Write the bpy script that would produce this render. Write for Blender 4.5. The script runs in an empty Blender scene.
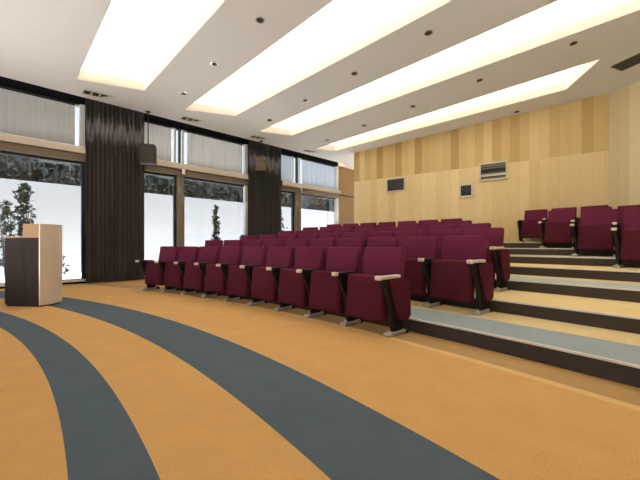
import bpy, bmesh, math, random
from mathutils import Vector, Matrix
random.seed(7)
S = bpy.context.scene
COL = S.collection
R = math.radians
PI = math.pi

# ------------------------------------------------------------------ room frame
# x: from the window side into the room, y: towards the back wall, z: up (metres)
CX, CY = 6.118, -11.874                 # centre of the curved rows and carpet bands
STEP, TREAD = 0.13, 0.965
R_RISER, R_ROW = 14.80, 14.60
def ceil_z(x): return 4.0 + 0.05 * x

# ------------------------------------------------------------------ materials
def lin(c):
    r = []
    for v in c:
        v /= 255.0
        r.append(v / 12.92 if v <= 0.04045 else ((v + 0.055) / 1.055) ** 2.4)
    return (*r, 1.0)

def new_mat(name):
    m = bpy.data.materials.new(name); m.use_nodes = True
    nt = m.node_tree; b = nt.nodes['Principled BSDF']
    return m, nt, b

def math_node(nt, op, a, b=None, c=None):
    n = nt.nodes.new('ShaderNodeMath'); n.operation = op
    for i, v in enumerate((a, b, c)):
        if v is None: continue
        if isinstance(v, (int, float)): n.inputs[i].default_value = v
        else: nt.links.new(v, n.inputs[i])
    return n.outputs[0]

def mix_col(nt, fac, a, b, blend='MIX'):
    n = nt.nodes.new('ShaderNodeMix'); n.data_type = 'RGBA'; n.blend_type = blend
    for sock, v in ((n.inputs[0], fac), (n.inputs[6], a), (n.inputs[7], b)):
        if isinstance(v, (int, float)): sock.default_value = v
        elif isinstance(v, tuple): sock.default_value = v
        else: nt.links.new(v, sock)
    return n.outputs[2]

def noise(nt, scale, coord='Object', detail=3.0, mapping=None):
    tc = nt.nodes.new('ShaderNodeTexCoord')
    n = nt.nodes.new('ShaderNodeTexNoise'); n.inputs['Scale'].default_value = scale
    n.inputs['Detail'].default_value = detail
    v = tc.outputs[coord]
    if mapping:
        mp = nt.nodes.new('ShaderNodeMapping'); mp.inputs['Scale'].default_value = mapping
        nt.links.new(v, mp.inputs['Vector']); v = mp.outputs[0]
    nt.links.new(v, n.inputs['Vector'])
    return n.outputs['Fac']

def plain(name, col, rough=0.6, metal=0.0, spec=0.4, vary=0.10, scale=30.0, bump=0.0, sheen=0.0, mapping=None):
    m, nt, b = new_mat(name)
    f = noise(nt, scale, mapping=mapping)
    c = lin(col); d = tuple(v * (1 - vary) for v in c[:3]) + (1,); e = tuple(min(1, v * (1 + vary)) for v in c[:3]) + (1,)
    nt.links.new(mix_col(nt, f, d, e), b.inputs['Base Color'])
    b.inputs['Roughness'].default_value = rough; b.inputs['Metallic'].default_value = metal
    b.inputs['Specular IOR Level'].default_value = spec
    if sheen:
        b.inputs['Sheen Weight'].default_value = sheen
        b.inputs['Sheen Tint'].default_value = lin((225, 120, 150))
    if bump:
        bp = nt.nodes.new('ShaderNodeBump'); bp.inputs['Strength'].default_value = bump; bp.inputs['Distance'].default_value = 0.004
        nt.links.new(f, bp.inputs['Height']); nt.links.new(bp.outputs[0], b.inputs['Normal'])
    return m

ORANGE, SLATE, CREAM = (204, 158, 98), (84, 97, 105), (214, 190, 140)

def carpet(name, base, bands):
    """bands: list of (r0, r1, colour): coloured rings about the centre of the rows"""
    m, nt, b = new_mat(name)
    g = nt.nodes.new('ShaderNodeNewGeometry')
    sp = nt.nodes.new('ShaderNodeSeparateXYZ'); nt.links.new(g.outputs['Position'], sp.inputs[0])
    dx = math_node(nt, 'SUBTRACT', sp.outputs[0], CX); dy = math_node(nt, 'SUBTRACT', sp.outputs[1], CY)
    r = math_node(nt, 'SQRT', math_node(nt, 'ADD', math_node(nt, 'MULTIPLY', dx, dx), math_node(nt, 'MULTIPLY', dy, dy)))
    col = lin(base)
    for r0, r1, c in bands:
        inside = math_node(nt, 'MULTIPLY', math_node(nt, 'GREATER_THAN', r, r0), math_node(nt, 'LESS_THAN', r, r1))
        col = mix_col(nt, inside, col, lin(c))
    fine = noise(nt, 150.0, 'Object', 6.0); broad = noise(nt, 5.0, 'Object', 4.0)
    k = math_node(nt, 'ADD', math_node(nt, 'MULTIPLY', fine, 0.66), math_node(nt, 'MULTIPLY', broad, 0.22))
    k = math_node(nt, 'ADD', k, 0.57)
    cc = nt.nodes.new('ShaderNodeCombineColor')
    for i in range(3): nt.links.new(k, cc.inputs[i])
    nt.links.new(mix_col(nt, 1.0, col, cc.outputs[0], 'MULTIPLY'), b.inputs['Base Color'])
    b.inputs['Roughness'].default_value = 0.95; b.inputs['Specular IOR Level'].default_value = 0.12
    bp = nt.nodes.new('ShaderNodeBump'); bp.inputs['Strength'].default_value = 0.5; bp.inputs['Distance'].default_value = 0.006
    nt.links.new(fine, bp.inputs['Height']); nt.links.new(bp.outputs[0], b.inputs['Normal'])
    return m

def planks(name, width, low_cols, up_cols, seam):
    """vertical boards of different tone, a second course of boards above the seam"""
    m, nt, b = new_mat(name)
    tc = nt.nodes.new('ShaderNodeTexCoord')
    sp = nt.nodes.new('ShaderNodeSeparateXYZ'); nt.links.new(tc.outputs['Object'], sp.inputs[0])
    xs = math_node(nt, 'DIVIDE', sp.outputs[0], width)
    cell = math_node(nt, 'FLOOR', xs)
    upper = math_node(nt, 'GREATER_THAN', sp.outputs[2], seam)
    def rnd(seed):
        w = nt.nodes.new('ShaderNodeTexWhiteNoise'); w.noise_dimensions = '1D'
        nt.links.new(math_node(nt, 'ADD', cell, seed), w.inputs['W']); return w.outputs['Value']
    def ramp(f, cols):
        n = nt.nodes.new('ShaderNodeValToRGB'); el = n.color_ramp.elements
        el[0].color = lin(cols[0]); el[1].color = lin(cols[-1])
        for i, c in enumerate(cols[1:-1]): e = el.new((i + 1) / (len(cols) - 1)); e.color = lin(c)
        nt.links.new(f, n.inputs[0]); return n.outputs[0]
    grain = noise(nt, 6.0, 'Object', 5.0, (9.0, 9.0, 0.5))
    col = mix_col(nt, upper, ramp(rnd(3.3), low_cols), ramp(rnd(71.7), up_cols))
    dark = mix_col(nt, 1.0, col, (0.80, 0.77, 0.72, 1), 'MULTIPLY')
    col = mix_col(nt, grain, col, dark)
    fr = math_node(nt, 'FRACT', xs)
    joint = math_node(nt, 'LESS_THAN', fr, 0.018)
    sj = math_node(nt, 'LESS_THAN', math_node(nt, 'ABSOLUTE', math_node(nt, 'SUBTRACT', sp.outputs[2], seam)), 0.006)
    j = math_node(nt, 'MULTIPLY', joint, 0.3)
    col = mix_col(nt, j, col, lin((96, 72, 42)))
    nt.links.new(col, b.inputs['Base Color'])
    b.inputs['Roughness'].default_value = 0.5; b.inputs['Specular IOR Level'].default_value = 0.3
    return m

def glass_mat(name, tint=(1, 1, 1), refl=0.10):
    m, nt, b = new_mat(name); nt.nodes.remove(b)
    out = nt.nodes['Material Output']
    t = nt.nodes.new('ShaderNodeBsdfTransparent'); t.inputs[0].default_value = (*tint, 1)
    g = nt.nodes.new('ShaderNodeBsdfGlossy'); g.inputs['Roughness'].default_value = 0.02
    lw = nt.nodes.new('ShaderNodeLayerWeight'); lw.inputs[0].default_value = 0.25
    mx = nt.nodes.new('ShaderNodeMixShader')
    nt.links.new(math_node(nt, 'ADD', math_node(nt, 'MULTIPLY', lw.outputs['Fresnel'], 0.6), refl * 0.3), mx.inputs[0])
    nt.links.new(t.outputs[0], mx.inputs[1]); nt.links.new(g.outputs[0], mx.inputs[2])
    nt.links.new(mx.outputs[0], out.inputs[0])
    return m

def fabric_blind(name, col, trans):
    m, nt, b = new_mat(name); out = nt.nodes['Material Output']
    f = noise(nt, 4.0, 'Object', 3.0, (1.0, 5.0, 0.12))
    c = lin(col); d = tuple(v * 0.72 for v in c[:3]) + (1,)
    cc = mix_col(nt, f, d, c)
    nt.links.new(cc, b.inputs['Base Color']); b.inputs['Roughness'].default_value = 0.9; b.inputs['Specular IOR Level'].default_value = 0.1
    t = nt.nodes.new('ShaderNodeBsdfTranslucent'); nt.links.new(cc, t.inputs[0])
    mx = nt.nodes.new('ShaderNodeMixShader'); mx.inputs[0].default_value = trans
    nt.links.new(b.outputs[0], mx.inputs[1]); nt.links.new(t.outputs[0], mx.inputs[2]); nt.links.new(mx.outputs[0], out.inputs[0])
    return m

def lamp_mat(name, col, strength):
    m, nt, b = new_mat(name)
    b.inputs['Base Color'].default_value = (0.9, 0.9, 0.88, 1)
    b.inputs['Emission Color'].default_value = lin(col); b.inputs['Emission Strength'].default_value = strength
    return m

M = {
 'floor': carpet('carpet_floor', ORANGE, [(12.10, 12.36, SLATE), (12.85, 13.345, SLATE), (14.43, 14.50, (212, 176, 120)), (14.50, 14.9, (176, 140, 92))]),  # last two rings: a thin paler line, then browner up to the riser
 'white_paint': plain('white_paint', (232, 228, 220), 0.8, vary=0.03, scale=3),
 'ceiling_paint': plain('ceiling_paint', (230, 230, 229), 0.85, vary=0.02, scale=2, spec=0.2),
 'cream_paint': plain('cream_paint', (212, 203, 189), 0.7, vary=0.02, scale=3, spec=0.2),
 'black_paint': plain('black_paint', (12, 12, 13), 0.9, spec=0.1),
 'riser': plain('riser_dark_brown', (66, 56, 49), 0.7, vary=0.15, scale=12),
 'nosing': plain('nosing_pale_metal', (224, 220, 210), 0.45, 0.2),
 'wood': planks('maple_boards', 0.215, [(236, 208, 154), (241, 213, 160), (230, 200, 144), (243, 219, 168)],
                [(204, 168, 106), (236, 208, 152), (220, 188, 128), (192, 156, 96), (230, 200, 142)], 3.05),
 'wood_pale': planks('pale_maple_boards', 0.19, [(228, 210, 166), (238, 222, 180), (220, 200, 154)],
                [(224, 204, 156), (238, 222, 178), (212, 190, 142)], 9.0),
 'wood_panel': planks('brown_maple_boards', 0.6, [(150, 120, 76), (158, 126, 82)], [(150, 120, 78), (158, 126, 82)], 2.84),
 'frame_dark': plain('dark_aluminium', (48, 54, 58), 0.45, 0.4),
 'frame_beige': plain('beige_timber', (120, 106, 88), 0.55, mapping=(1, .3, 6), scale=10),
 'frame_white': plain('white_aluminium', (214, 216, 214), 0.5),
 'glass': glass_mat('window_glass'),
 'blind_grey': fabric_blind('grey_blind_cloth', (196, 194, 188), 0.35),
 'blind_beige': fabric_blind('beige_blind_cloth', (224, 219, 210), 0.58),
 'blind_blue': fabric_blind('pale_blind_cloth', (220, 230, 242), 0.75),
 'curtain': plain('black_curtain_cloth', (80, 74, 71), 0.85, vary=0.25, scale=5, sheen=0.0, mapping=(1, 6, .3)),
 'lamp': lamp_mat('coffer_light', (255, 247, 231), 2.1),
 'chrome': plain('chrome', (200, 198, 194), 0.25, 0.9, vary=0.03),
 'dark_hole': plain('dark_recess', (38, 34, 32), 0.6),
 'seat': plain('maroon_cloth', (104, 38, 62), 0.9, vary=0.18, scale=160, bump=0.25, spec=0.15, sheen=0.12),
 'seat_under': plain('dark_maroon_cloth', (86, 31, 45), 0.9, vary=0.18, scale=160, bump=0.25, spec=0.12, sheen=0.05),
 'shell': plain('dark_maroon_shell', (52, 20, 28), 0.6),
 'side': plain('black_seat_metal', (34, 30, 31), 0.45, 0.3),
 'arm': plain('pale_cap_and_arm_sheen', (222, 204, 190), 0.5, vary=0.06, scale=40),
 'foot': plain('grey_cast_metal', (186, 181, 174), 0.4, 0.5),
 'rubber': plain('black_rubber', (20, 20, 21), 0.7),
 'walnut': plain('dark_walnut', (58, 45, 38), 0.55, vary=0.25, scale=8, mapping=(6, 6, .4), spec=0.2),
 'beech': plain('light_beech_veneer', (206, 160, 112), 0.4, vary=0.08, scale=8, mapping=(5, 5, .4)),
 'brushed': plain('brushed_champagne_metal', (238, 222, 204), 0.3, 0.35, vary=0.06, scale=60, mapping=(8, 8, .2)),
 'speaker': plain('speaker_black', (52, 44, 38), 0.6),
 'grille': plain('speaker_brown_cloth', (104, 90, 72), 0.85, vary=0.2, scale=120, bump=0.3),
 'pale_frame': plain('pale_grey_frame', (206, 196, 172), 0.5),
 'dark_glass': plain('dark_projection_glass', (30, 30, 30), 0.12, spec=0.6),
 'mid_grey': plain('louvre_grey', (118, 108, 88), 0.5),
 'outer_wall': plain('white_render', (134, 139, 145), 0.9, vary=0.05, scale=6),
 'paving': plain('pale_bounce_paving', (222, 222, 220), 0.9, vary=0.1, scale=3),
 'leaf': plain('dark_leaves', (40, 50, 50), 0.8, vary=0.3, scale=9, spec=0.03),
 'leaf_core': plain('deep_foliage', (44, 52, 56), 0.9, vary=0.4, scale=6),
 'bark': plain('bark', (70, 58, 46), 0.9),
}
for k in (0, 1, 2, 3, 4, 5, 6, 7):
    r0 = R_RISER + TREAD * (k - 1)
    if k == 1: M['tier1'] = carpet('carpet_tier_blue', CREAM, [(r0, r0 + 0.53, (150, 160, 162))])
    elif k in (2, 4, 6): M['tier%d' % k] = carpet('carpet_tier_yellow_%d' % k, (226, 200, 146), [])
    elif k: M['tier%d' % k] = carpet('carpet_tier_grey_%d' % k, (176, 182, 178), [(r0 + 0.62, r0 + 1.0, CREAM)])

# ------------------------------------------------------------------ mesh helpers
def bx(bm, cx, cy, cz, sx, sy, sz, rot=None, bevel=0.0, seg=2):
    r = bmesh.ops.create_cube(bm, size=1.0); vs = r['verts']
    bmesh.ops.scale(bm, verts=vs, vec=(sx, sy, sz))
    if bevel:
        es = list({e for v in vs for e in v.link_edges})
        q = bmesh.ops.bevel(bm, geom=es, offset=bevel, segments=seg, profile=0.5, affect='EDGES')
        vs = list({v for f in q['faces'] for v in f.verts} | {v for v in vs if v.is_valid})
        vs = list({v for v0 in vs for f in v0.link_faces for v in f.verts})
    if rot is not None: bmesh.ops.rotate(bm, verts=vs, cent=(0, 0, 0), matrix=rot)
    bmesh.ops.translate(bm, verts=vs, vec=(cx, cy, cz))
    return vs

def cyl(bm, p0, p1, r0, r1=None, n=16):
    r1 = r0 if r1 is None else r1
    p0, p1 = Vector(p0), Vector(p1); d = p1 - p0
    q = bmesh.ops.create_cone(bm, cap_ends=True, segments=n, radius1=r0, radius2=r1, depth=d.length)
    rot = d.to_track_quat('Z', 'Y').to_matrix()
    bmesh.ops.rotate(bm, verts=q['verts'], cent=(0, 0, 0), matrix=rot)
    bmesh.ops.translate(bm, verts=q['verts'], vec=(p0 + p1) / 2)
    return q['verts']

def prism(bm, pts, lo, hi, axis='x'):
    """polygon extruded along an axis; pts are the other two coordinates in order"""
    def mk(p, t):
        return {'x': (t, p[0], p[1]), 'y': (p[0], t, p[1]), 'z': (p[0], p[1], t)}[axis]
    a = [bm.verts.new(mk(p, lo)) for p in pts]; b = [bm.verts.new(mk(p, hi)) for p in pts]
    n = len(pts)
    bm.faces.new(a); bm.faces.new(b[::-1])
    for i in range(n): bm.faces.new((a[i], b[i], b[(i + 1) % n], a[(i + 1) % n]))
    return a + b

def mesh_of(bm, name, mat, smooth=False):
    bmesh.ops.recalc_face_normals(bm, faces=bm.faces[:])
    me = bpy.data.meshes.new(name); bm.to_mesh(me); bm.free()
    for m in (mat if isinstance(mat, (list, tuple)) else [mat]): me.materials.append(m)
    if smooth:
        for p in me.polygons: p.use_smooth = True
        try: me.set_sharp_from_angle(angle=R(40))
        except Exception: pass
    return me

def obj(name, bm, mat, parent=None, smooth=False, loc=None):
    o = bpy.data.objects.new(name, mesh_of(bm, name, mat, smooth)); COL.objects.link(o)
    if loc is not None: o.location = loc
    if parent is not None: o.parent = parent
    return o

def tag(o, label=None, cat=None, group=None, kind=None):
    if label: o['label'] = label
    if cat: o['category'] = cat
    if group: o['group'] = group
    if kind: o['kind'] = kind
    return o

def thing(name, label, cat, loc=(0, 0, 0), rz=0.0, group=None):
    o = bpy.data.objects.new(name, None); COL.objects.link(o)
    o.empty_display_size = 0.1
    o.location = loc; o.rotation_euler = (0, 0, rz)
    return tag(o, label, cat, group)

def struct(name, bm, mat, label, cat, parent=None, smooth=False, loc=None):
    o = obj(name, bm, mat, parent, smooth, loc)
    if parent is None: tag(o, label, cat, kind='structure')
    return o

# ------------------------------------------------------------------ floor
X0, X1, YF, YB = -0.35, 12.4, -3.8, 12.0        # window wall, far side wall, stage wall, passage end
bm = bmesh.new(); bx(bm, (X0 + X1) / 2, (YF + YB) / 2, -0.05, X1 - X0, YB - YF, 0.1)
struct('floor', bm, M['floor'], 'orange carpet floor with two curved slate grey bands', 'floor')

# stepped seating tiers
def ang_at_x(r, x): return math.acos(max(-1, min(1, (x - CX) / r)))
NT = 72
ORD = ['lowest', 'second', 'third', 'fourth', 'fifth', 'sixth', 'topmost']
CARP = ['blue grey and cream', 'yellow', 'grey', 'yellow', 'grey', 'yellow', 'grey']
for k in range(1, 8):
    r0 = R_RISER + TREAD * (k - 1); r1 = r0 + TREAD if k < 7 else 22.6
    h = STEP * k
    xl = {1: 1.86, 2: 0.6}.get(k, X0 + 0.02)
    bm = bmesh.new(); rows = []
    a0, a1 = ang_at_x(r0, xl), ang_at_x(r0, X1 - 0.02)
    b0, b1 = ang_at_x(r1, xl), ang_at_x(r1, X1 - 0.02)
    for i in range(NT + 1):
        t = i / NT
        aa = a0 + (a1 - a0) * t; bb = b0 + (b1 - b0) * t
        p = (CX + r0 * math.cos(aa), CY + r0 * math.sin(aa)); q = (CX + r1 * math.cos(bb), CY + r1 * math.sin(bb))
        rows.append([bm.verts.new((*p, 0.001)), bm.verts.new((*p, h)), bm.verts.new((*q, h)), bm.verts.new((*q, 0.001))])
    for i in range(NT):
        a, b = rows[i], rows[i + 1]
        for j in range(4):
            f = bm.faces.new((a[j], a[(j + 1) % 4], b[(j + 1) % 4], b[j]))
            f.material_index = 0 if j == 1 else 1
    bm.faces.new(rows[0]); bm.faces.new(rows[-1][::-1])
    t_o = struct('floor_tier', bm, [M['tier%d' % k], M['riser']],
                 '%s seating step with %s carpet and dark riser' % (ORD[k - 1], CARP[k - 1]), 'step')
    bm = bmesh.new()                                  # pale edge strip on the step
    prof = [(r0 - 0.005, h - 0.012), (r0 - 0.005, h + 0.003), (r0 + 0.018, h + 0.003), (r0 + 0.018, h + 0.0005), (r0 - 0.001, h + 0.0005), (r0 - 0.001, h - 0.012)]
    rg = []
    for i in range(NT + 1):
        aa = a0 + (a1 - a0) * i / NT
        rg.append([bm.verts.new((CX + rr * math.cos(aa), CY + rr * math.sin(aa), zz)) for rr, zz in prof])
    for i in range(NT):
        for j in range(6): bm.faces.new((rg[i][j], rg[i][(j + 1) % 6], rg[i + 1][(j + 1) % 6], rg[i + 1][j]))
    obj('nosing', bm, M['nosing'], t_o)

# ------------------------------------------------------------------ walls
ZT = 4.75
# window wall: piers, header, low sill
HEAD = 3.96
WT = 0.22
def wbox(bm, y0, y1, z0, z1, x=X0, t=WT): bx(bm, x - t / 2, (y0 + y1) / 2, (z0 + z1) / 2, t, y1 - y0, z1 - z0)
BAYS = [(-3.4, 1.36), (2.50, 5.52), (6.78, 9.64)]
bm = bmesh.new()
for y0, y1 in ((YF, BAYS[0][0]), (BAYS[0][1], BAYS[1][0]), (BAYS[1][1], BAYS[2][0])): wbox(bm, y0, y1, 0, HEAD)
for y0, y1 in BAYS: wbox(bm, y0, y1, 0, 0.05)
struct('wall_left', bm, M['black_paint'], 'dark piers of the window wall behind the black curtains', 'wall')
bm = bmesh.new(); wbox(bm, YF, BAYS[2][1], HEAD, ZT); bx(bm, X0 / 2, (YF + BAYS[2][1]) / 2, 4.42, -X0, BAYS[2][1] - YF, 0.04)
struct('trim_1', bm, M['black_paint'], 'black header strip and curtain slot above the windows', 'trim')
bm = bmesh.new(); bx(bm, X0 - WT / 2, (BAYS[2][1] + YB) / 2, ZT / 2, WT, YB - BAYS[2][1], ZT)
struct('wall_passage', bm, M['wood_panel'], 'brown wood panelled wall past the last window', 'wall')
bm = bmesh.new(); bx(bm, X0 + 0.012, (BAYS[2][1] + YB) / 2, 2.84, 0.024, YB - BAYS[2][1], 0.05)
struct('trim_2', bm, M['frame_dark'], 'dark strip across the brown wood panel past the last window', 'trim')
bm = bmesh.new(); bx(bm, 1.8, YB + 0.08, (3.95 + ZT) / 2, 4.3, 0.16, ZT - 3.95); bx(bm, 1.8, YB + 0.08, 0.3, 4.3, 0.16, 0.6); bx(bm, 3.2, YB + 0.08, 2.27, 1.5, 0.16, 3.36)
struct('wall_passage_end', bm, M['white_paint'], 'white wall closing the passage behind the wooden wall', 'wall')
# back wall of maple boards: two flats meeting at an angle
def wall_run(name, p, q, mat, label, thick=0.15):
    p, q = Vector(p), Vector(q); d = q - p; L = d.length
    bm = bmesh.new(); bx(bm, L / 2, thick / 2, ZT / 2 + 0.02, L, thick, ZT - 0.04)
    o = struct(name, bm, mat, label, 'wall'); o.location = (p.x, p.y, 0); o.rotation_euler = (0, 0, math.atan2(d.y, d.x))
    return o
WB0, WB1 = (1.12, 8.86), (7.72, 10.18)
wall_run('wall_back', WB0, WB1, M['wood'], 'back wall of upright honey maple boards in two courses')
wall_run('wall_back_right', WB1, (12.4, 8.32), M['wood_pale'], 'pale board wall angled beside the back wall')
wall_run('wall_right', (12.4, 8.4), (12.4, YF), M['wood_pale'], 'pale board side wall out of view')
bm = bmesh.new(); bx(bm, (X0 + X1) / 2, YF - 0.1, (2.8 + ZT) / 2, X1 - X0 + 0.4, 0.2, ZT - 2.8)
for xx in (X0 + 0.0, 3.9, 8.1, X1): bx(bm, xx, YF - 0.1, 1.4, 0.3, 0.2, 2.8)
struct('wall_front', bm, M['white_paint'], 'white stage wall behind the viewer, opened for added daylight windows', 'wall')  # wall left open for windows added to light the ceiling

# ------------------------------------------------------------------ windows
def frame_rect(bm, x, y0, y1, z0, z1, w, d):
    bx(bm, x, y0 + w / 2, (z0 + z1) / 2, d, w, z1 - z0); bx(bm, x, y1 - w / 2, (z0 + z1) / 2, d, w, z1 - z0)
    bx(bm, x, (y0 + y1) / 2, z0 + w / 2, d, y1 - y0 - 2 * w, w); bx(bm, x, (y0 + y1) / 2, z1 - w / 2, d, y1 - y0 - 2 * w, w)
XG = X0 - 0.10
T0, T1 = 2.70, 3.00
specs = [(BAYS[0], [], 'blind_grey'), (BAYS[1], [(3.37, 3.53)], 'blind_beige'), (BAYS[2], [(7.42, 7.66)], 'blind_blue')]
names = ['first bay beside the lectern', 'middle bay between the curtains', 'last bay near the wooden wall']
cloth = {'blind_grey': 'grey', 'blind_beige': 'beige', 'blind_blue': 'pale bluish'}
for i, ((y0, y1), mull, bl) in enumerate(specs):
    w_o = bpy.data.objects.new('window_%d' % (i + 1), None); COL.objects.link(w_o); w_o.location = (XG, (y0 + y1) / 2, 0)
    tag(w_o, 'tall window with beige transom, %s' % names[i], 'window', kind='structure')
    L = Vector((-XG, -(y0 + y1) / 2, 0))
    edges = [y0] + [v for m_ in mull for v in m_] + [y1]
    panes = list(zip(edges[0::2], edges[1::2]))
    for a, b in panes:
        bm = bmesh.new(); frame_rect(bm, XG, a, b, 0.05, T0, 0.055, 0.09); obj('frame', bm, M['frame_dark'], w_o, loc=L)
        bm = bmesh.new(); frame_rect(bm, XG, a, b, T1, HEAD, 0.045, 0.06); obj('frame', bm, M['frame_white'], w_o, loc=L)
        bm = bmesh.new(); bx(bm, XG, (a + b) / 2, (0.05 + T0) / 2, 0.012, b - a - 0.1, T0 - 0.15); obj('glass', bm, M['glass'], w_o, loc=L)
        bm = bmesh.new(); bx(bm, XG, (a + b) / 2, (T1 + HEAD) / 2, 0.012, b - a - 0.06, HEAD - T1 - 0.06); obj('glass', bm, M['glass'], w_o, loc=L)
    bm = bmesh.new()
    bx(bm, X0 + 0.01, (y0 + y1) / 2, T1 - 0.075, 0.24, y1 - y0, 0.15, bevel=0.006); bx(bm, X0 - 0.03, (y0 + y1) / 2, T0 + 0.075, 0.18, y1 - y0, 0.15, bevel=0.006)
    obj('transom', bm, M['frame_beige'], w_o, loc=L)
    bm = bmesh.new(); bx(bm, X0 - 0.06, (y0 + y1) / 2, 0.07, 0.2, y1 - y0, 0.05, bevel=0.006); obj('sill', bm, M['frame_white'], w_o, loc=L)
    for a, b in mull:
        bm = bmesh.new(); bx(bm, X0 - 0.03, (a + b) / 2, (0.05 + T0) / 2, 0.16, b - a, T0 - 0.05, bevel=0.006); obj('mullion', bm, M['frame_beige'], w_o, loc=L)
        bm = bmesh.new(); bx(bm, X0 - 0.06, (a + b) / 2, (T1 + HEAD) / 2, 0.1, 0.04, HEAD - T1);
        obj('mullion', bm, M['frame_dark'], w_o, loc=L)
        bm = bmesh.new(); bx(bm, X0 + 0.16, (a + b) / 2 + .02, T0 + 0.08, 0.07, 0.09, 0.16, bevel=0.008); obj('bracket', bm, M['chrome'], w_o, loc=L)
    zb = 0.05 if i else T1
    bm = bmesh.new(); bx(bm, X0 - 0.05, y1 - 0.05, (zb + HEAD) / 2, 0.12, 0.10, HEAD - zb, bevel=0.006); obj('jamb', bm, M['frame_white'], w_o, loc=L)
    for j, (a, b) in enumerate(panes):
        aa = a + (0.04 if j == 0 else 0.12); bb = b - (0.18 if j == len(panes) - 1 else 0.14)
        where = names[i] if len(panes) == 1 else names[i] + (', narrow left pane' if j == 0 else ', wide right pane')
        t = thing('roller_blind', '%s roller blind over upper window, %s' % (cloth[bl], where), 'blind', (X0 - 0.035, (aa + bb) / 2, HEAD), 0, 'roller blinds on the upper windows')
        bm = bmesh.new(); n = 24; vv = []
        for q in range(n + 1):
            y = (aa - bb) / 2 + (bb - aa) * q / n; x = 0.006 * math.sin(q * 1.9) 
            vv.append((bm.verts.new((x, y, -0.05)), bm.verts.new((x, y, T1 + 0.03 - HEAD))))
        for q in range(n): bm.faces.new((vv[q][0], vv[q + 1][0], vv[q + 1][1], vv[q][1]))
        obj('cloth', bm, M[bl], t)
        bm = bmesh.new(); cyl(bm, (0, (aa - bb) / 2, -0.025), (0, (bb - aa) / 2, -0.025), 0.022, n=12); obj('roller', bm, M['frame_dark'], t, True)
        bm = bmesh.new(); bx(bm, 0, 0, T1 + 0.025 - HEAD, 0.02, bb - aa, 0.022); obj('bottom_bar', bm, M['pale_frame'], t)

w_o = bpy.data.objects.new('window_7', None); COL.objects.link(w_o); w_o.location = (1.05, YB + 0.08, 0)  # unseen window, added to bring daylight to the far ceiling
tag(w_o, 'added unseen daylight window at the end of the passage behind the wooden wall', 'window', kind='structure')
bm = bmesh.new()
for s in (-1, 1): bx(bm, s * 1.37, 0, 2.27, 0.06, 0.09, 3.36)
for z in (0.63, 3.92): bx(bm, 0, 0, z, 2.68, 0.08, 0.06)
obj('frame', bm, M['frame_dark'], w_o)
bm = bmesh.new(); bx(bm, 0, 0, 2.275, 2.68, 0.012, 3.23); obj('glass', bm, M['glass'], w_o)
for i, (x0, x1) in enumerate(((X0 + 0.15, 3.75), (4.05, 7.95), (8.25, X1 - 0.15))):  # unseen stage wall windows, added so daylight brightens the ceiling
    w_o = bpy.data.objects.new('window_%d' % (i + 4), None); COL.objects.link(w_o); w_o.location = ((x0 + x1) / 2, YF - 0.1, 0)
    tag(w_o, 'added unseen daylight window in the stage wall behind the viewer, %s from the side windows' % ('first', 'second', 'third')[i], 'window', kind='structure')
    L = -w_o.location; hw = (x1 - x0) / 2
    bm = bmesh.new()
    for s in (-1, 0, 1): bx(bm, s * (hw - 0.03), 0, 1.4, 0.06, 0.09, 2.8)
    for z in (0.03, 2.77): bx(bm, 0, 0, z, 2 * hw - 0.06, 0.08, 0.06)
    obj('frame', bm, M['frame_dark'], w_o)
    bm = bmesh.new(); bx(bm, 0, 0, 1.4, 2 * hw - 0.1, 0.012, 2.7); obj('glass', bm, M['glass'], w_o)

# ------------------------------------------------------------------ curtains
def curtain(y0, y1, label):
    bm = bmesh.new(); n = 260; zs = [0.02, 0.9, 1.8, 2.7, 3.5, 4.3]; g = []
    folds = (y1 - y0) / 0.085
    for i in range(n + 1):
        t = i / n; y = y0 + (y1 - y0) * t
        ph = 2 * PI * folds * t
        col = []
        for k, z in enumerate(zs):
            a = 0.015 + 0.006 * math.sin(3.1 * t * 6) + 0.0005 * k
            x = -0.13 + a * math.sin(ph + 0.5 * math.sin(5 * t)) + 0.012 * math.sin(ph * 0.37 + 1.0)
            col.append(bm.verts.new((x, y + 0.012 * math.cos(ph), z)))
        g.append(col)
    for i in range(n):
        for k in range(5): bm.faces.new((g[i][k], g[i + 1][k], g[i + 1][k + 1], g[i][k + 1]))
    bmesh.ops.solidify(bm, geom=bm.faces[:], thickness=0.006)
    o = obj('curtain', bm, M['curtain'], smooth=True)
    tag(o, label, 'curtain', 'black curtains between the windows')
    bm = bmesh.new(); bx(bm, -0.13, (y0 + y1) / 2, 4.32, 0.04, y1 - y0 + 0.1, 0.035); obj('curtain_rail', bm, M['side'], o)
curtain(1.32, 2.50, 'wide black curtain gathered between the first and middle windows')
curtain(5.40, 6.66, 'black curtain between the middle and last windows')

# ------------------------------------------------------------------ ceiling with lit coffers
def cp(x, y, dz=0.0): return Vector((x, y, ceil_z(x) + dz))
TROUGHS = [
    [(0.74, 1.06), (1.10, 2.15), (10.6, 2.40), (10.6, 1.20)],
    [(0.76, 3.12), (1.18, 4.20), (10.6, 4.95), (10.6, 3.62)],
    [(0.72, 5.22), (1.02, 6.12), (10.6, 7.25), (10.6, 6.05)],
    [(0.64, 7.49), (0.86, 8.17), (7.07, 9.17), (7.76, 8.21)],
]
bm = bmesh.new()
outer = [(0, YF), (X1, YF), (X1, 8.4), (7.75, 10.25), (3.9, YB), (X0, YB), (X0, BAYS[2][1]), (0, BAYS[2][1])]
ed = []
for loop in [outer] + TROUGHS:
    vs = [bm.verts.new(cp(*p)) for p in loop]
    ed += [bm.edges.new((vs[i], vs[(i + 1) % len(vs)])) for i in range(len(vs))]
bmesh.ops.triangle_fill(bm, use_beauty=True, use_dissolve=False, edges=ed)
bmesh.ops.recalc_face_normals(bm, faces=bm.faces[:])
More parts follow.
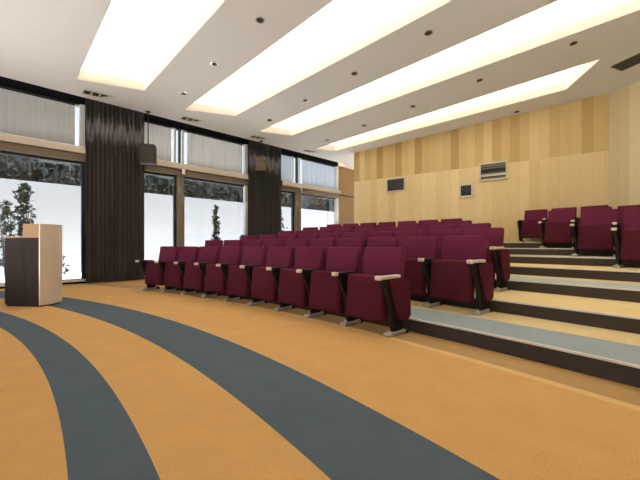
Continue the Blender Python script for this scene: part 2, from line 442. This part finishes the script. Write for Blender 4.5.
if bm.faces[0].normal.z > 0: bmesh.ops.reverse_faces(bm, faces=bm.faces[:])
me = bpy.data.meshes.new('ceiling'); bm.to_mesh(me); bm.free(); me.materials.append(M['ceiling_paint'])
ce = bpy.data.objects.new('ceiling', me); COL.objects.link(ce)
tag(ce, 'sloping white plaster ceiling around four lit troughs', 'ceiling', kind='structure')
# plaster edge of the ceiling along the curtain slot
bm = bmesh.new(); bx(bm, 0.02, (YF + BAYS[2][1]) / 2, 4.03, 0.04, BAYS[2][1] - YF, 0.05)
struct('trim_3', bm, M['ceiling_paint'], 'thin white edge of the ceiling along the curtain slot', 'trim')
tl = ['first wide glowing ceiling trough, nearest the lectern', 'second long glowing ceiling trough, above the front carpet',
      'third long glowing ceiling trough, above the seat rows', 'last glowing ceiling trough, beside the wooden back wall']
DEP = 0.20
for T, lab in zip(TROUGHS, tl):
    c = sum((cp(*p) for p in T), Vector()) / 4
    t = thing('ceiling_light', lab, 'ceiling light', c, 0, 'lit troughs in the ceiling')
    bm = bmesh.new(); lo = [bm.verts.new(cp(*p) - c) for p in T]; hi = [bm.verts.new(cp(*p, DEP) - c) for p in T]
    for i in range(4): bm.faces.new((lo[i], lo[(i + 1) % 4], hi[(i + 1) % 4], hi[i]))
    q = bmesh.ops.solidify(bm, geom=bm.faces[:], thickness=-0.012)
    obj('housing', bm, M['cream_paint'], t)
    bm = bmesh.new(); a = [bm.verts.new(cp(*p, DEP - 0.012) - c) for p in T]; b = [bm.verts.new(cp(*p, DEP + 0.02) - c) for p in T]
    bm.faces.new(a); bm.faces.new(b[::-1])
    for i in range(4): bm.faces.new((a[i], b[i], b[(i + 1) % 4], a[(i + 1) % 4]))
    obj('diffuser', bm, M['lamp'], t)

# downlights
tilt = -math.atan(0.05)
rr_bm = bmesh.new()
def ring_mesh():
    bm = bmesh.new(); prof = [(0.075, 0.0), (0.078, -0.008), (0.058, -0.010), (0.050, 0.03), (0.046, 0.06)]; n = 24; g = []
    for i in range(n):
        a = 2 * PI * i / n; g.append([bm.verts.new((r * math.cos(a), r * math.sin(a), z)) for r, z in prof])
    for i in range(n):
        for j in range(len(prof) - 1): bm.faces.new((g[i][j], g[(i + 1) % n][j], g[(i + 1) % n][j + 1], g[i][j + 1]))
    return bm
bm = ring_mesh(); ring_me = mesh_of(bm, 'trim_ring', M['chrome'], True)
bm = bmesh.new(); cyl(bm, (0, 0, -0.006), (0, 0, 0.03), 0.056, n=24); lens_me = mesh_of(bm, 'lens', M['dark_hole'], True)
DL = {2.80: [1.51, 2.92, 4.39], 5.0: [1.54, 2.94, 4.38, 5.94], 7.2: [1.45, 2.88, 4.38, 5.93, 7.5], 9.6: [4.35, 5.97]}
sn = {2.80: 'between the first and second troughs', 5.0: 'between the second and third troughs', 7.2: 'between the third and last troughs', 9.6: 'between the last trough and the wooden wall'}
on = ['first', 'second', 'third', 'fourth', 'fifth', 'sixth', 'seventh', 'eighth', 'ninth', 'tenth', 'eleventh', 'twelfth']
for y, xs in DL.items():
    for i, x in enumerate(xs):
        o = thing('downlight', 'small round recessed downlight %s, %s from the windows' % (sn[y], on[i]), 'downlight', cp(x, y, -0.001), 0, 'recessed downlights')
        o.rotation_euler = (0, tilt, 0); o.scale = (0.85, 0.85, 0.85)
        for nm, me_ in (('trim_ring', ring_me), ('lens', lens_me)):
            c = bpy.data.objects.new(nm, me_); COL.objects.link(c); c.parent = o

# air vents in the ceiling
def vent(x, y, L, W, n, rz, label, along):
    o = thing('ceiling_vent', label, 'air vent', cp(x, y, -0.001), 0, 'air vents in the ceiling')
    o.rotation_euler = (0, tilt, rz)
    bm = bmesh.new(); frame_rect_xy(bm, L, W, 0.012); obj('frame', bm, M['pale_frame'], o)
    bm = bmesh.new(); bx(bm, 0, 0, -0.002, L - 0.02, W - 0.02, 0.006); obj('backing', bm, M['dark_hole'], o)
    for i in range(n):
        bm = bmesh.new()
        if along: bx(bm, 0, -W / 2 + W * (i + 1) / (n + 1), -0.007, L - 0.03, 0.006, 0.008)
        else: bx(bm, -L / 2 + L * (i + 1) / (n + 1), 0, -0.007, 0.035, W - 0.02, 0.010)
        obj('slat', bm, M['pale_frame' if not along else 'mid_grey'], o)
def frame_rect_xy(bm, L, W, w):
    for s in (-1, 1):
        bx(bm, s * (L / 2 - w / 2), 0, -0.006, w, W, 0.012); bx(bm, 0, s * (W / 2 - w / 2), -0.006, L - 2 * w, w, 0.012)
for (y0, y1), lb in zip(((1.22, 1.80), (3.22, 3.80), (5.22, 5.80), (7.28, 7.86)),
        ('above the wide curtain', 'above the middle window', 'above the second curtain', 'above the last window')):
    vent(0.33, (y0 + y1) / 2, y1 - y0, 0.22, 3, R(90), 'narrow dark slotted ceiling vent %s' % lb, False)
vent(8.32, 8.74, 0.86, 0.44, 5, R(-22), 'dark square slatted ceiling vent near the pale angled wall', True)

# ------------------------------------------------------------------ openings in the wooden wall
WD = Vector((WB1[0] - WB0[0], WB1[1] - WB0[1])).normalized(); WA = math.atan2(WD.y, WD.x)
def wall_pt(s, z): return (WB0[0] + WD.x * s, WB0[1] + WD.y * s, z)
def wall_frame(o, s0, s1, z0, z1, w):
    bm = bmesh.new(); hw, hh = (s1 - s0) / 2, (z1 - z0) / 2
    for s in (-1, 1):
        bx(bm, s * (hw - w / 2), -0.02, 0, w, 0.04, 2 * hh, bevel=0.003); bx(bm, 0, -0.02, s * (hh - w / 2), 2 * hw - 2 * w, 0.04, w, bevel=0.003)
    obj('frame', bm, M['pale_frame'], o)
def proj(s0, s1, z0, z1, label):
    o = thing('projection_window', label, 'window', wall_pt((s0 + s1) / 2, (z0 + z1) / 2), WA, 'projection room windows')
    wall_frame(o, s0, s1, z0, z1, 0.05)
    bm = bmesh.new(); bx(bm, 0, -0.006, 0, s1 - s0 - 0.09, 0.012, z1 - z0 - 0.09); obj('glass', bm, M['dark_glass'], o)
proj(1.20, 1.86, 2.55, 3.02, 'wider dark projection window with pale frame on wooden wall')
proj(3.45, 3.83, 2.21, 2.60, 'small square dark window below the louvred grille on wooden wall')
o = thing('air_grille', 'pale framed louvred grille high on the wooden wall', 'air grille', wall_pt(4.33, 2.87), WA)
wall_frame(o, 3.98, 4.68, 2.62, 3.12, 0.045)
bm = bmesh.new(); bx(bm, 0, -0.004, 0, 0.62, 0.008, 0.42); obj('backing', bm, M['dark_hole'], o)
for z, hgt, mt in ((0.16, 0.055, 'mid_grey'), (0.095, 0.03, 'mid_grey'), (-0.045, 0.03, 'mid_grey'), (-0.10, 0.06, 'pale_frame'), (-0.185, 0.05, 'mid_grey')):
    bm = bmesh.new(); bx(bm, 0, -0.016, z, 0.61, 0.012, hgt, rot=Matrix.Rotation(R(12), 3, 'X')); obj('louvre', bm, M[mt], o)

# ------------------------------------------------------------------ loudspeakers
def speaker(x, y, z, rz, label, w, face):
    o = thing('loudspeaker', label, 'loudspeaker', (x, y, z), rz, 'loudspeakers in front of the curtains')
    bm = bmesh.new(); bx(bm, 0, 0, 0, 0.26, w, 0.44, bevel=0.012); obj('cabinet', bm, M['speaker'], o)
    bm = bmesh.new(); bx(bm, 0.133, 0, 0, 0.014, w - 0.04, 0.40, bevel=0.005); obj('grille', bm, M[face], o)
    bm = bmesh.new(); bx(bm, -0.03, 0, 0.235, 0.10, 0.10, 0.03, bevel=0.004)
    cyl(bm, (-0.03, 0, 0.24), (-0.03, 0, ceil_z(x) - z - 0.001), 0.012, n=12); bx(bm, -0.03, 0, ceil_z(x) - z - 0.013, 0.1, 0.1, 0.016)
    obj('bracket', bm, M['side'], o)
speaker(0.16, 2.50, 2.98, R(-28), 'black loudspeaker hanging beside the wide curtain and middle window', 0.34, 'speaker')
speaker(0.16, 5.67, 3.27, R(-38), 'brown fronted loudspeaker hanging in front of the second curtain', 0.36, 'grille')

# ------------------------------------------------------------------ lectern
lx, ly, la = 2.21, 0.05, R(38.5)
o = thing('lectern', 'dark walnut lectern with taller pale column on its right side', 'lectern', (lx, ly, 0), la)
bm = bmesh.new(); bx(bm, 0.155, 0.16, 0.49, 0.31, 0.32, 0.92, bevel=0.004); obj('cabinet', bm, M['walnut'], o)
bm = bmesh.new(); bx(bm, 0.155, 0.16, 0.957, 0.325, 0.335, 0.016, bevel=0.003); obj('desk_top', bm, M['beech'], o)
bm = bmesh.new(); bx(bm, 0.435, 0.16, 0.485, 0.25, 0.32, 0.93, bevel=0.003); obj('column', bm, M['walnut'], o)
bm = bmesh.new(); bx(bm, 0.415, 0.16, 1.045, 0.25, 0.32, 0.19, bevel=0.004); tag(obj('upper_box', bm, M['beech'], o), 'top box with the column reflection painted as a pale tone')  # pale top imitates the reflection on the tall block's face
bm = bmesh.new(); pts = [(0.545, -0.004)]; n = 14
for i in range(n + 1):
    t = i / n; pts.append((0.562 + 0.036 * math.sin(PI * t) , -0.004 + 0.34 * t))
pts.append((0.545, 0.336))
prism(bm, pts, 0.02, 1.142, 'z'); tag(obj('side_panel', bm, M['brushed'], o, True), 'brushed pale curved panel')
bm = bmesh.new(); bx(bm, 0.28, 0.16, 0.0125, 0.54, 0.29, 0.025); obj('plinth', bm, M['rubber'], o)

# ------------------------------------------------------------------ auditorium chairs
PITCH = 0.566
HP = PITCH / 2
CH = {}
rx = lambda d: Matrix.Rotation(R(d), 3, 'X')
bm = bmesh.new(); bx(bm, 0, -0.085, 0.335, 0.475, 0.115, 0.44, rot=None, bevel=0.03, seg=3)
bmesh.ops.rotate(bm, verts=bm.verts[:], cent=(0, -0.085, 0.335), matrix=rx(-5))
for v in bm.verts:                                   # underside bulges gently
    if v.co.y < -0.1: v.co.y -= 0.022 * (1 - (v.co.x / 0.24) ** 2) * (1 - ((v.co.z - 0.335) / 0.25) ** 2)
CH['seat'] = mesh_of(bm, 'seat', M['seat_under'], True)
bm = bmesh.new(); bx(bm, 0, 0, 0, 0.488, 0.085, 0.47, bevel=0.018, seg=3)
bmesh.ops.rotate(bm, verts=bm.verts[:], cent=(0, 0, 0), matrix=rx(-10)); bmesh.ops.translate(bm, verts=bm.verts[:], vec=(0, 0.17, 0.59))
CH['backrest'] = mesh_of(bm, 'backrest', M['seat'], True)
bm = bmesh.new(); bx(bm, 0, 0.05, -0.03, 0.455, 0.02, 0.40, bevel=0.008)
bmesh.ops.rotate(bm, verts=bm.verts[:], cent=(0, 0, 0), matrix=rx(-10)); bmesh.ops.translate(bm, verts=bm.verts[:], vec=(0, 0.17, 0.59))
CH['back_shell'] = mesh_of(bm, 'back_shell', M['shell'], True)
bm = bmesh.new(); bx(bm, HP, -0.115, 0.552, 0.058, 0.32, 0.032, bevel=0.010, seg=2); CH['armrest'] = mesh_of(bm, 'armrest', M['side'], True)
bm = bmesh.new(); bx(bm, HP, -0.262, 0.552, 0.062, 0.05, 0.040, bevel=0.010, seg=2); CH['armrest_cap'] = mesh_of(bm, 'armrest_cap', M['arm'], True)
def side_bm(s):
    bm = bmesh.new(); x = s * HP
    prism(bm, [(-0.235, 0.535), (0.06, 0.535), (0.20, 0.50), (0.15, 0.36), (0.09, 0.02), (-0.06, 0.02), (-0.12, 0.33)], x - 0.02, x + 0.02)
    es = [e for e in bm.edges]; bmesh.ops.bevel(bm, geom=es, offset=0.006, segments=1, affect='EDGES')
    return bm
CH['side_frame'] = mesh_of(side_bm(1), 'side_frame', M['side'])
bm = bmesh.new(); bx(bm, HP, -0.015, 0.020, 0.085, 0.27, 0.038, bevel=0.012); cyl(bm, (HP, -0.10, 0.036), (HP, -0.10, 0.055), 0.016); cyl(bm, (HP, 0.06, 0.036), (HP, 0.06, 0.055), 0.016)
CH['foot'] = mesh_of(bm, 'foot', M['foot'], True)
bm = bmesh.new(); bx(bm, HP, 0.13, 0.022, 0.09, 0.05, 0.046, bevel=0.008); CH['foot_cap'] = mesh_of(bm, 'foot_cap', M['rubber'], True)
bm = bmesh.new(); x = HP + 0.02
prism(bm, [(-0.15, 0.525), (0.12, 0.525), (0.17, 0.50), (0.19, 0.17), (0.15, 0.13), (0.02, 0.13), (-0.02, 0.16)], x, x + 0.03)
bmesh.ops.bevel(bm, geom=bm.edges[:], offset=0.008, segments=2, affect='EDGES'); CH['end_panel'] = mesh_of(bm, 'end_panel', M['seat_under'], True)
ma = CH['armrest'].copy(); ma.materials.clear(); ma.materials.append(M['arm']); CH['sheen_armrest'] = ma  # aisle-end armrest coloured paler to imitate light reflected on its top
# left hand versions for the chair that starts a row at the left
def mirrored(me):
    m2 = me.copy(); m2.transform(Matrix.Scale(-1, 4, (1, 0, 0))); m2.flip_normals(); return m2
for k in ('armrest', 'armrest_cap', 'side_frame', 'foot', 'foot_cap'): CH['left_' + k] = mirrored(CH[k])

def child(nm, key, parent):
    c = bpy.data.objects.new(nm, CH[key]); COL.objects.link(c); c.parent = parent; return c
proto = bpy.data.objects.new('auditorium_chair', None)
PARTS = [('seat', None), ('backrest', None), ('back_shell', 'backrest'), ('armrest', None), ('armrest_cap', 'armrest'), ('side_frame', None), ('foot', None), ('foot_cap', 'foot')]
def place_chair(theta, row, label, group, left_end=False, right_end=False):
    r = R_ROW + TREAD * (row - 1); z = STEP * (row - 1)
    t = R(theta)
    o = thing('auditorium_chair', label, 'chair', (CX + r * math.cos(t), CY + r * math.sin(t), z), t - PI / 2, group)
    made = {}
    for nm, par in PARTS: made[nm] = child(nm, 'sheen_armrest' if right_end and nm == 'armrest' else nm, made.get(par, o))
    if left_end:
        q = child('armrest', 'left_armrest', o); child('armrest_cap', 'left_armrest_cap', q); child('side_frame', 'left_side_frame', o)
        f = child('foot', 'left_foot', o); child('foot_cap', 'left_foot_cap', f)
    if right_end: tag(child('end_panel', 'end_panel', o), 'maroon upholstered end panel')
    return o
# left block: angle (deg) of its aisle end and number of chairs
ROWN = ['front row', 'second row', 'third row', 'fourth row', 'fifth row', 'sixth row', 'seventh row', 'eighth row']
A0 = 45.97
LEFT = {1: (41.3, 9), 2: (39.85, 10), 3: (40.5, 10), 4: (42.3, 9), 5: (44.5, 8), 6: (46.2, 7)}
for row, (a, n) in LEFT.items():
    r = R_ROW + TREAD * (row - 1); d = math.degrees(PITCH / r)
    for i in range(n):
        lab = 'maroon folding auditorium chair, %s of left block, %s from the aisle' % (ROWN[row - 1], on[i])
        place_chair(A0 + a + d * (i + 0.5), row, lab, 'maroon chairs, %s of the left block' % ROWN[row - 1], i == n - 1, i == 0)
RIGHT = {8: (44.1, 3), 7: (42.15, 3), 6: (39.95, 3), 5: (37.75, 2)}
for row, (a, n) in RIGHT.items():
    r = R_ROW + TREAD * (row - 1); d = math.degrees(PITCH / r)
    for i in range(n):
        lab = 'maroon folding auditorium chair, %s of right block, %s from the aisle' % (ROWN[row - 1], on[i])
        place_chair(A0 + a - d * (i + 0.5), row, lab, 'maroon chairs, %s of the right block' % ROWN[row - 1], i == 0, False)

# ------------------------------------------------------------------ outside the windows
bm = bmesh.new(); bx(bm, -6.6, 3, -0.06, 12, 60, 0.1); bx(bm, 10, -3.92 - 12, -0.06, 21.2, 24, 0.1); bx(bm, 4, 12.17 + 5, -0.06, 9.2, 10, 0.1)
struct('ground_outside', bm, M['paving'], 'paving outside the windows, lightened to bounce sunlight indoors', 'ground')  # unseen ground, extended and kept pale to throw sunlight onto the ceiling
bm = bmesh.new(); bx(bm, -4.1, 5, 1.34, 0.2, 40, 2.68)
struct('wall_outside', bm, M['outer_wall'], 'white garden wall outside the windows', 'wall')
def leaf_mass(bm, pts, size, rnd):
    for p in pts:
        d = Vector((rnd.gauss(0, 1), rnd.gauss(0, 1), rnd.gauss(0, 1))).normalized(); e = d.orthogonal().normalized()
        e.rotate(Matrix.Rotation(rnd.uniform(0, 6.3), 3, d)); f = d.cross(e); s = size * rnd.uniform(0.6, 1.3); p = Vector(p)
        a = [bm.verts.new(p + e * s), bm.verts.new(p + f * s * 0.45), bm.verts.new(p - e * s), bm.verts.new(p - f * s * 0.45)]
        bm.faces.new(a)
rnd = random.Random(3)
bm = bmesh.new(); pts = []
for i in range(12000): pts.append((-4.75 + rnd.uniform(-0.35, 0.12), rnd.uniform(-8, 22), rnd.uniform(2.0, 3.75 + 0.2 * math.sin(i)) ))
leaf_mass(bm, pts, 0.09, rnd)
hd = obj('hedge', bm, M['leaf']); tag(hd, 'tall dark hedge beyond the white garden wall', 'hedge', kind='stuff')
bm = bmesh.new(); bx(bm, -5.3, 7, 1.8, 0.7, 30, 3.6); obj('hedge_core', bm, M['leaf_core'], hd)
def shrub(x, y, h, w, label, narrow=False, n=240):
    o = thing('shrub', label, 'shrub', (x, y, 0), 0, 'shrubs outside the windows')
    bm = bmesh.new()
    for k in range(4): cyl(bm, (0, 0, 0), (rnd.uniform(-w, w) * 0.4, rnd.uniform(-w, w) * 0.4, h * rnd.uniform(0.7, 0.98)), 0.018, 0.006, 8)
    obj('stem', bm, M['bark'], o)
    bm = bmesh.new(); pts = []
    for k in range(n):
        t = rnd.random() ** 0.8; z = h * (0.12 + 0.88 * t); ww = w * (1.0 - 0.75 * t) * (0.6 if narrow else 1)
        pts.append((rnd.gauss(0, ww * 0.45), rnd.gauss(0, ww * 0.45), z))
    leaf_mass(bm, pts, 0.075, rnd); obj('foliage', bm, M['leaf'], o)
shrub(-2.2, 5.38, 2.2, 0.30, 'slim dark shrub outside the wide pane of the middle window', True, 420)
shrub(-2.2, 6.45, 1.2, 0.35, 'low dark shrub to the right of the slim shrub')
shrub(-2.2, 0.42, 2.35, 0.4, 'tall leafy shrub outside the first window behind the lectern', False, 420)
shrub(-3.3, 0.1, 2.0, 0.42, 'bushy shrub at the edge of the view outside the first window', False, 300)
shrub(-2.2, 1.0, 0.95, 0.28, 'small shrub outside the first window beside the wide curtain', False, 260)
shrub(-2.2, 8.1, 2.3, 0.4, 'leafy shrub outside the narrow pane of the last window', False, 420)

# ------------------------------------------------------------------ light
W = bpy.data.worlds.new('sky'); S.world = W; W.use_nodes = True
nt = W.node_tree; bg = nt.nodes['Background']
sky = nt.nodes.new('ShaderNodeTexSky'); sky.sky_type = 'HOSEK_WILKIE'; sky.turbidity = 4.0; sky.ground_albedo = 0.4
sky.sun_direction = Vector((0.35, -0.25, 0.9)).normalized()
nt.links.new(mix_col(nt, 0.6, sky.outputs[0], (0.9, 0.95, 1.0, 1)), bg.inputs[0]); bg.inputs[1].default_value = 1.5
sl = bpy.data.lights.new('sun', 'SUN'); sl.energy = 26.0; sl.angle = R(2); sl.color = (1, 0.98, 0.95)
so = bpy.data.objects.new('sun', sl); COL.objects.link(so)
so.rotation_euler = Vector((-0.17, 0.05, -0.98)).to_track_quat('-Z', 'Y').to_euler(); so.location = (5, 0, 12)

# ------------------------------------------------------------------ camera
cam = bpy.data.cameras.new('camera'); co = bpy.data.objects.new('camera', cam); COL.objects.link(co)
co.location = (8.568, 0.0136, 0.85); co.rotation_euler = (R(90), 0, R(45.97))
cam.sensor_fit = 'HORIZONTAL'; cam.sensor_width = 36.0; cam.lens = 330.0 / 640.0 * 36.0; cam.shift_y = 5.0 / 640.0
cam.clip_start = 0.05; cam.clip_end = 200
S.camera = co
vs = S.view_settings
S.display_settings.display_device = 'sRGB'
vs.view_transform = 'Standard'; vs.look = 'None'; vs.gamma = 1.0; vs.use_curve_mapping = False; vs.exposure = 0.12
